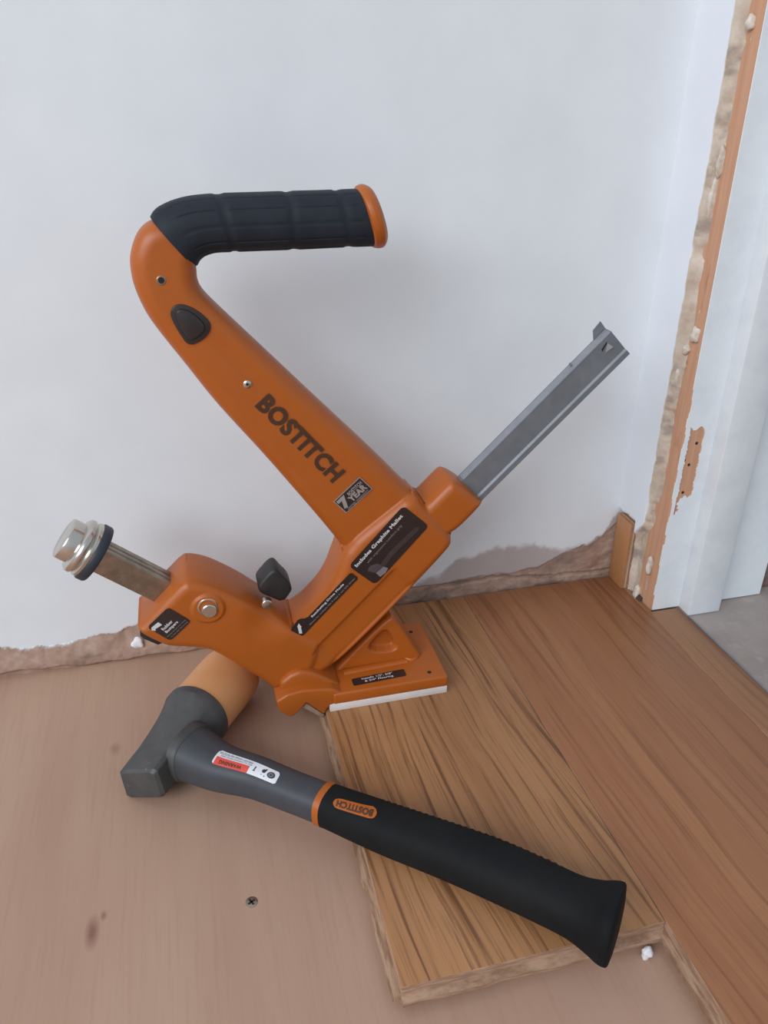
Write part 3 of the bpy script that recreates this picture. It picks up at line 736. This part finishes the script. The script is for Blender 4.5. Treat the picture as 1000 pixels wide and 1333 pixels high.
# ratcheting drive sticker
fr = label_frame((393.5,828.5), (467,752.5), (379,818), onF(dM))
stk = flat('drive_mode_sticker', [(.0,.05),(.03,0),(.98,0),(1,.1),(.995,.62),(.965,.70),(.24,.70),(.20,.80),(.17,1.0),(.13,1.08),(.02,1.0),(-.02,.9)], fr, 'label', body, NF, .0003, label='long black sticker with white arrow')
letters('Ratcheting Drive Mode', (.27,.83,.40,.60), fr, 'white_print', stk, NF, .0005, .03)
letters('Allows for multiple hits if cleat is not fully driven', (.17,.97,.13,.28), fr, 'grey_print', stk, NF, .0005, .015)
fr2 = label_frame((389.5,824.5), (393.5,824), (386.5,811.5), onF(dM))
flat('printed_arrow', [(0,0),(1.0,0),(1.0,.62),(1.25,.62),(.62,1),(-.1,.70),(.0,.62)], fr2, 'white_print', stk, NF, .0005)
# rubber bumper sticker
dB = .0299
fr = label_frame((222,834), (249,808.5), (191.5,816.5), onF(dB))
stk = flat('bumper_sticker', rrect(0,1,0,1,.12,.12), fr, 'label', body, NF, .0003, label='small square black sticker with arrow')
letters('Rubber', (.20,.66,.47,.60), fr, 'white_print', stk, NF, .0005, .03)
letters('Bumpers', (.18,.74,.28,.43), fr, 'white_print', stk, NF, .0005, .03)
letters('Reverse bumper when driving', (.08,.94,.17,.23), fr, 'grey_print', stk, NF, .0005, .01)
letters('in harder flooring', (.14,.92,.06,.12), fr, 'grey_print', stk, NF, .0005, .01)
ap = [np.array(onY(*p, YM-dB)) for p in [(197,817),(197.5,820.3),(203,820.8),(202.3,818.6),(211,813),(206,809.6),(199,815.2)]]
n = len(ap); V = [tuple(p+NF*.0005) for p in ap]+[tuple(p+NF*.0002) for p in ap]
fix(obj('printed_arrow', V, [tuple(range(n)), tuple(range(2*n-1, n-1, -1))]+[(i, i+n, (i+1) % n+n, (i+1) % n) for i in range(n)], 'white_print', stk))
# shoe sticker lies flat on the plate
fr = label_frame((460.5,893), (529.5,879.5), (457.5,884), lambda px, py: onZ(px, py, .0206))
stk = flat('shoe_sticker', rrect(0,1,0,1,.04,.16), fr, 'label', shoe, NU, .0002, label='narrow black sticker on the shoe')
letters('Installs 1/2", 5/8"', (.18,.76,.54,.86), fr, 'white_print', stk, NU, .0004, .02)
letters('& 3/4" Flooring', (.22,.76,.14,.46), fr, 'white_print', stk, NU, .0004, .03)

# ================================================================== MALLET
aX = np.array([.56, .83, 0]); aX /= np.linalg.norm(aX); hX = np.array([aX[1], -aX[0], 0])
def hp(a, h, z): return aX*a+hX*h+np.array([0,0,z])
MAL = thing('mallet', tuple(hp(.43, -.344, ZS)), 'flooring mallet with grey head, tan cap and black handle lying across floor', 'mallet')
NA = 120
quad = np.array([(-.0215,.0080),(.0165,.0225),(.0215,-.0065),(-.0185,-.0213)])   # striking end cross-section (h, z about its centre)
def quad_r(Pq, ang, rnd=0.004):
    d = np.array([math.cos(ang), math.sin(ang)]); best = 1e9
    n = len(Pq)
    for i in range(n):
        a = Pq[i]; e = Pq[(i+1) % n]-a; den = d[0]*e[1]-d[1]*e[0]
        if abs(den) < 1e-12: continue
        t_ = (a[0]*e[1]-a[1]*e[0])/den; u_ = (a[0]*d[1]-a[1]*d[0])/den
        if t_ > 0 and -1e-6 <= u_ <= 1+1e-6: best = min(best, t_)
    return best
qc = chaikin(quad, 1, 0.09)
secs = []
for (a, k, bl, hc, zc, rr) in [(.3745,.72,0,-.3485,.0022,.031),(.3748,.90,0,-.3485,.0022,.031),(.3775,1.03,0,-.3485,.0022,.031),(.385,1.05,0,-.3485,.0028,.031),(.405,1.08,.0,-.3475,.0048,.031),(.420,1.12,.08,-.3465,.0072,.031),(.432,1.15,.28,-.3455,.0095,.0305),(.440,1.12,.60,-.3445,.0112,.0305),(.446,1.05,.88,-.344,.0120,.0306),(.451,1,1,-.344,.0122,.0312),(.4575,1,1,-.344,.0122,.0312),(.4590,1,1,-.344,.0122,.0302),(.4592,1,1,-.344,.0122,.026)]:
    s = []
    for i in range(NA):
        an = 2*math.pi*i/NA
        R1 = quad_r(qc, an)*k; R_ = R1*(1-bl)+rr*bl
        s.append(tuple(hp(a, hc+R_*math.cos(an), max(zc+R_*math.sin(an), ZS))))
    secs.append(s)
head = fix(obj('steel_head', *rings(secs), 'head', MAL), sharp=24)
v, f = tube([(.0,.0296),(.012,.0296),(.040,.0300),(.056,.0296),(.064,.0280),(.069,.0250),(.0705,.020),(.071,.0005)], hp(.4585,-.344,.0122), aX, (0,0,1), 64)
fix(obj('soft_cap', v, f, 'cap', MAL), sharp=60)
# bare worn patches on the steel
def chipmark(px, py, a, w_, h_, ang):
    d = ray(px, py); q = CAM+d*((a-(CAM@aX))/(d@aX)); return q
# ---- handle: lofted sections from the head to the flared end
HS = [  # pixel of the axis, height of the axis, width, height
 ((243,976), .0125, .050, .045), ((262,986), .0130, .0440, .040), ((290,1000), .0138, .0375, .035), ((335,1012.5), .0150, .0325, .0315), ((380,1030), .0160, .0305, .030), ((424,1047), .0168, .0305, .030),
 ((500,1077), .0185, .0345, .033), ((580,1106.5), .0200, .0365, .0345), ((640,1130), .0208, .0385, .0355), ((700,1157), .0212, .0385, .0355), ((745,1179), .0218, .0380, .036), ((772,1192), .0232, .0425, .042), ((790,1199.5), .0250, .0490, .047), ((800,1203), .0250, .0500, .048), ((803.5,1204.2), .0250, .0475, .0455), ((805.5,1205), .025, .036, .034)]
cen = [onZ(*p, z) for p, z, _, _ in HS]
dat = catmull([np.concatenate([c, [a, b]]) for c, (_, _, a, b) in zip(cen, HS)], 16)
dat = np.array(dat); ctr = dat[:, :3]; wd = dat[:, 3]; hg = dat[:, 4]
main = ctr[int(len(ctr)*.8)]-ctr[int(len(ctr)*.25)]; main /= np.linalg.norm(main)
side = np.cross(main, (0,0,1)); side /= np.linalg.norm(side); upv = np.cross(side, main)
arc = np.concatenate([[0], np.cumsum(np.linalg.norm(np.diff(ctr, axis=0), axis=1))])
def hsurf(l, th, lift=0.0):
    c = np.array([np.interp(l, arc, ctr[:, k]) for k in range(3)]); a = np.interp(l, arc, wd)/2+lift; b = np.interp(l, arc, hg)/2+lift
    cs, sn = math.cos(th), math.sin(th); e = 2/2.5
    return c+side*a*math.copysign(abs(cs)**e, cs)+upv*b*math.copysign(abs(sn)**e, sn)
l_ring0 = arc[5*16]-.0028; l_ring1 = arc[5*16]+.0028; l_end = arc[-1]
def handle_part(name, l0, l1, lift, mat, n, ridge=False):
    secs = []
    for i in range(n+1):
        l = l0+(l1-l0)*i/n; s = []
        for k in range(64):
            th = 2*math.pi*k/64; lf = lift
            if ridge and 0.18 < (l-l_ring1)/(l_end-l_ring1) < 0.80:
                wv = math.exp(-((math.degrees(th)-150+180) % 360-180)**2/900)      # ribs along the far shoulder
                lf += 0.00035*wv*math.sin(l*2*math.pi/.0052)
            s.append(tuple(hsurf(l, th, lf)))
        secs.append(s)
    return fix(obj(name, *rings(secs), mat, MAL), sharp=60)
l_sock = arc[int(0.62*16)]
sk = []
for l, lf in ((0.0,.0008),(l_sock*.55,.0011),(l_sock-.0012,.0010),(l_sock,.0003)):
    sk.append([tuple(hsurf(l, 2*math.pi*k/64, lf)) for k in range(64)])
fix(obj('head_socket', *rings(sk), 'head', head), sharp=50)
neck = handle_part('handle_neck', 0.0, l_ring0+.001, 0.0, 'composite', 60)
handle_part('handle_ring', l_ring0, l_ring1, .0009, 'orange', 6)
grip = handle_part('handle_grip', l_ring1-.001, l_end, .0006, 'grip2', 230, True)
# labels wrapped on the handle: find the surface spot behind each sight line
LL = np.linspace(0, l_end, 400); TT = np.linspace(0, 2*math.pi, 180, endpoint=False)
SP = np.array([[hsurf(l, t_, .0006) for t_ in TT] for l in LL]); SC = np.repeat(ctr[:0], 0)
cc = np.stack([np.interp(LL, arc, ctr[:, k]) for k in range(3)], 1)[:, None, :]
fac = ((SP-cc)*(CAM-SP)).sum(-1) > 0; PJ = proj(SP.reshape(-1, 3)).reshape(400, 180, 2)
def lt(px, py):
    d = np.hypot(PJ[..., 0]-px, PJ[..., 1]-py)+(~fac)*1e3; i, j = np.unravel_index(d.argmin(), d.shape)
    return np.array([LL[i], TT[j]])
def wrap_frame(BL, BR, TL, base):
    BL, BR, TL = lt(*BL), lt(*BR), lt(*TL)
    for q in (BR, TL):
        while q[1]-BL[1] > math.pi: q[1] -= 2*math.pi
        while q[1]-BL[1] < -math.pi: q[1] += 2*math.pi
    return lambda uv, lift, nrm: [tuple(hsurf(*(BL+(BR-BL)*u+(TL-BL)*v), base+lift)) for u, v in uv]
def wrap_patch(name, fr, mat, parent, lift, u0_, u1_, v0_, v1_, rc=0.0, n=24, m=10, label=None):
    V = []; Fc = []
    for lf in (lift, lift-.0004):
        for j in range(m+1):
            v_ = v0_+(v1_-v0_)*j/m; e = 0
            if rc:
                t_ = j/m; k = max(0, 1-min(t_, 1-t_)/rc[1]); e = rc[0]*(1-math.sqrt(max(0, 1-k*k)))
            V += fr([(u0_+e+(u1_-u0_-2*e)*i/n, v_) for i in range(n+1)], lf, None)
    K = (n+1)*(m+1); g = lambda i, j: j*(n+1)+i
    for j in range(m):
        for i in range(n):
            Fc.append((g(i,j), g(i+1,j), g(i+1,j+1), g(i,j+1))); Fc.append(tuple(K+x for x in (g(i,j+1), g(i+1,j+1), g(i+1,j), g(i,j))))
    rim = [g(i,0) for i in range(n)]+[g(n,j) for j in range(m)]+[g(n-i,m) for i in range(n)]+[g(0,m-j) for j in range(m)]
    for a, b in zip(rim, rim[1:]+rim[:1]): Fc.append((a, a+K, b+K, b))
    return fix(obj(name, V, Fc, mat, parent, label=label), sharp=50)
def wletters(s, box_, fr, mat, parent, lift, bold=.02):
    uv, Fc = text_uv(s, *box_, bold=bold); return obj('lettering', fr(uv, lift, None), Fc, mat, parent)
fr = wrap_frame((366,1006), (287,976), (357.5,1021.5), 0.0)
lab = wrap_patch('warning_label', fr, 'label_white', neck, .0004, 0, 1, 0, 1, (.035,.22), label='white and red warning label')
wrap_patch('warning_band', fr, 'red', lab, .0006, .46, .97, .38, 1.0)
MAT['ink'] = mottled('black_ink', (50,48,54), (56,54,60), 50, .5); MAT['ink2'] = mottled('grey_ink', (120,118,124), (128,126,132), 50, .5)
wletters('WARNING', (.56,.90,.56,.86), fr, 'dark_print', lab, .0008, .03)
wletters('WEAR SAFETY GOGGLES AND PROTECTION', (.44,.97,.07,.17), fr, 'ink2', lab, .0006, .01)
wletters('READ ALL WARNINGS BEFORE USING', (.44,.93,.22,.31), fr, 'ink2', lab, .0006, .01)
def wdisc(cx, cy, ru, rv_, mat, lift, n=24):
    uv = [(cx+ru*math.cos(2*math.pi*i/n), cy+rv_*math.sin(2*math.pi*i/n)) for i in range(n)]
    return obj('pictogram', fr(uv, lift, None), [tuple(range(n))], mat, lab)
wdisc(.11,.42,.062,.26,'ink',.0006); wdisc(.11,.42,.040,.17,'ink2',.0008); wdisc(.11,.42,.020,.08,'ink',.0010)
wdisc(.235,.33,.030,.15,'ink',.0006); wdisc(.21,.20,.012,.10,'ink',.0006); wdisc(.20,.72,.008,.05,'ink',.0006); wdisc(.25,.66,.006,.04,'ink',.0006)
obj('pictogram', fr([(.36,.62),(.40,.62),(.385,.52),(.385,.25),(.365,.25),(.37,.52)], .0006, None), [(0,1,2,3,4,5)], 'ink', lab)
fr = wrap_frame((494,1053), (436,1037.5), (489,1067.5), .0006)
badge = wrap_patch('brand_badge', fr, 'orange', grip, .0005, 0, 1, 0, 1, (.14,.5), 30, 16, label='orange oval badge')
wletters('BOSTITCH', (.08,.92,.20,.82), fr, 'dark_print', badge, .0009, .04)

# ================================================================== SMALL THINGS
# offcut of varnished board standing in the corner
OFF = thing('board_offcut', (0.473, 0.703, 0.0), 'small varnished wooden board offcut standing upright in the room corner', 'offcut')
box('veneer_face', (.4655,.6865,0), (.4672,.7170,.0855), 'varnish', OFF, .0003)
for i in range(6):
    x0 = .4672+i*.00215
    box('ply_layer', (x0,.6867+(i % 2)*.0004,0), (x0+.00215,.7168,.0852-(i % 2)*.0003), 'layer_a' if i % 2 else 'layer_b', OFF)
# screw sunk in the ply
p = onZ(327.5, 1174.5, ZS)
SC_ = thing('wood_screw', (p[0], p[1], ZS), 'small cross-head screw sunk into the bare plywood floor', 'screw')
v, f = tube([(-.004,.002),(-.0008,.0046),(.0002,.0046),(.0004,.0042),(.0004,.0003)], (p[0], p[1], ZS), (0,0,1), (1,0,0), 28)
fix(obj('screw_head', v, f, 'ram', SC_), sharp=40)
for a in (0.5, 0.5+math.pi/2):
    c, s = math.cos(a), math.sin(a)
    V = [(p[0]+c*x-s*y, p[1]+s*x+c*y, z) for z in (ZS+.0003, ZS+.0006) for x, y in ((-.0028,-.0007),(.0028,-.0007),(.0028,.0007),(-.0028,.0007))]
    fix(obj('cross_recess', V, [(3,2,1,0),(4,5,6,7),(0,1,5,4),(1,2,6,5),(2,3,7,6),(3,0,4,7)], 'hole', SC_))
# crumb of white filler by the plank end
p = onY(847, 1224, 0.2830)
cr = blob('filler_crumb', (p[0], 0.2830, ZS+.0050), .0042, .0032, .0056, 'crumb', None, 9, loc=(p[0], 0.2830, ZS))
tag(cr, 'white crumb of filler lying on plywood at the plank end', 'crumb')
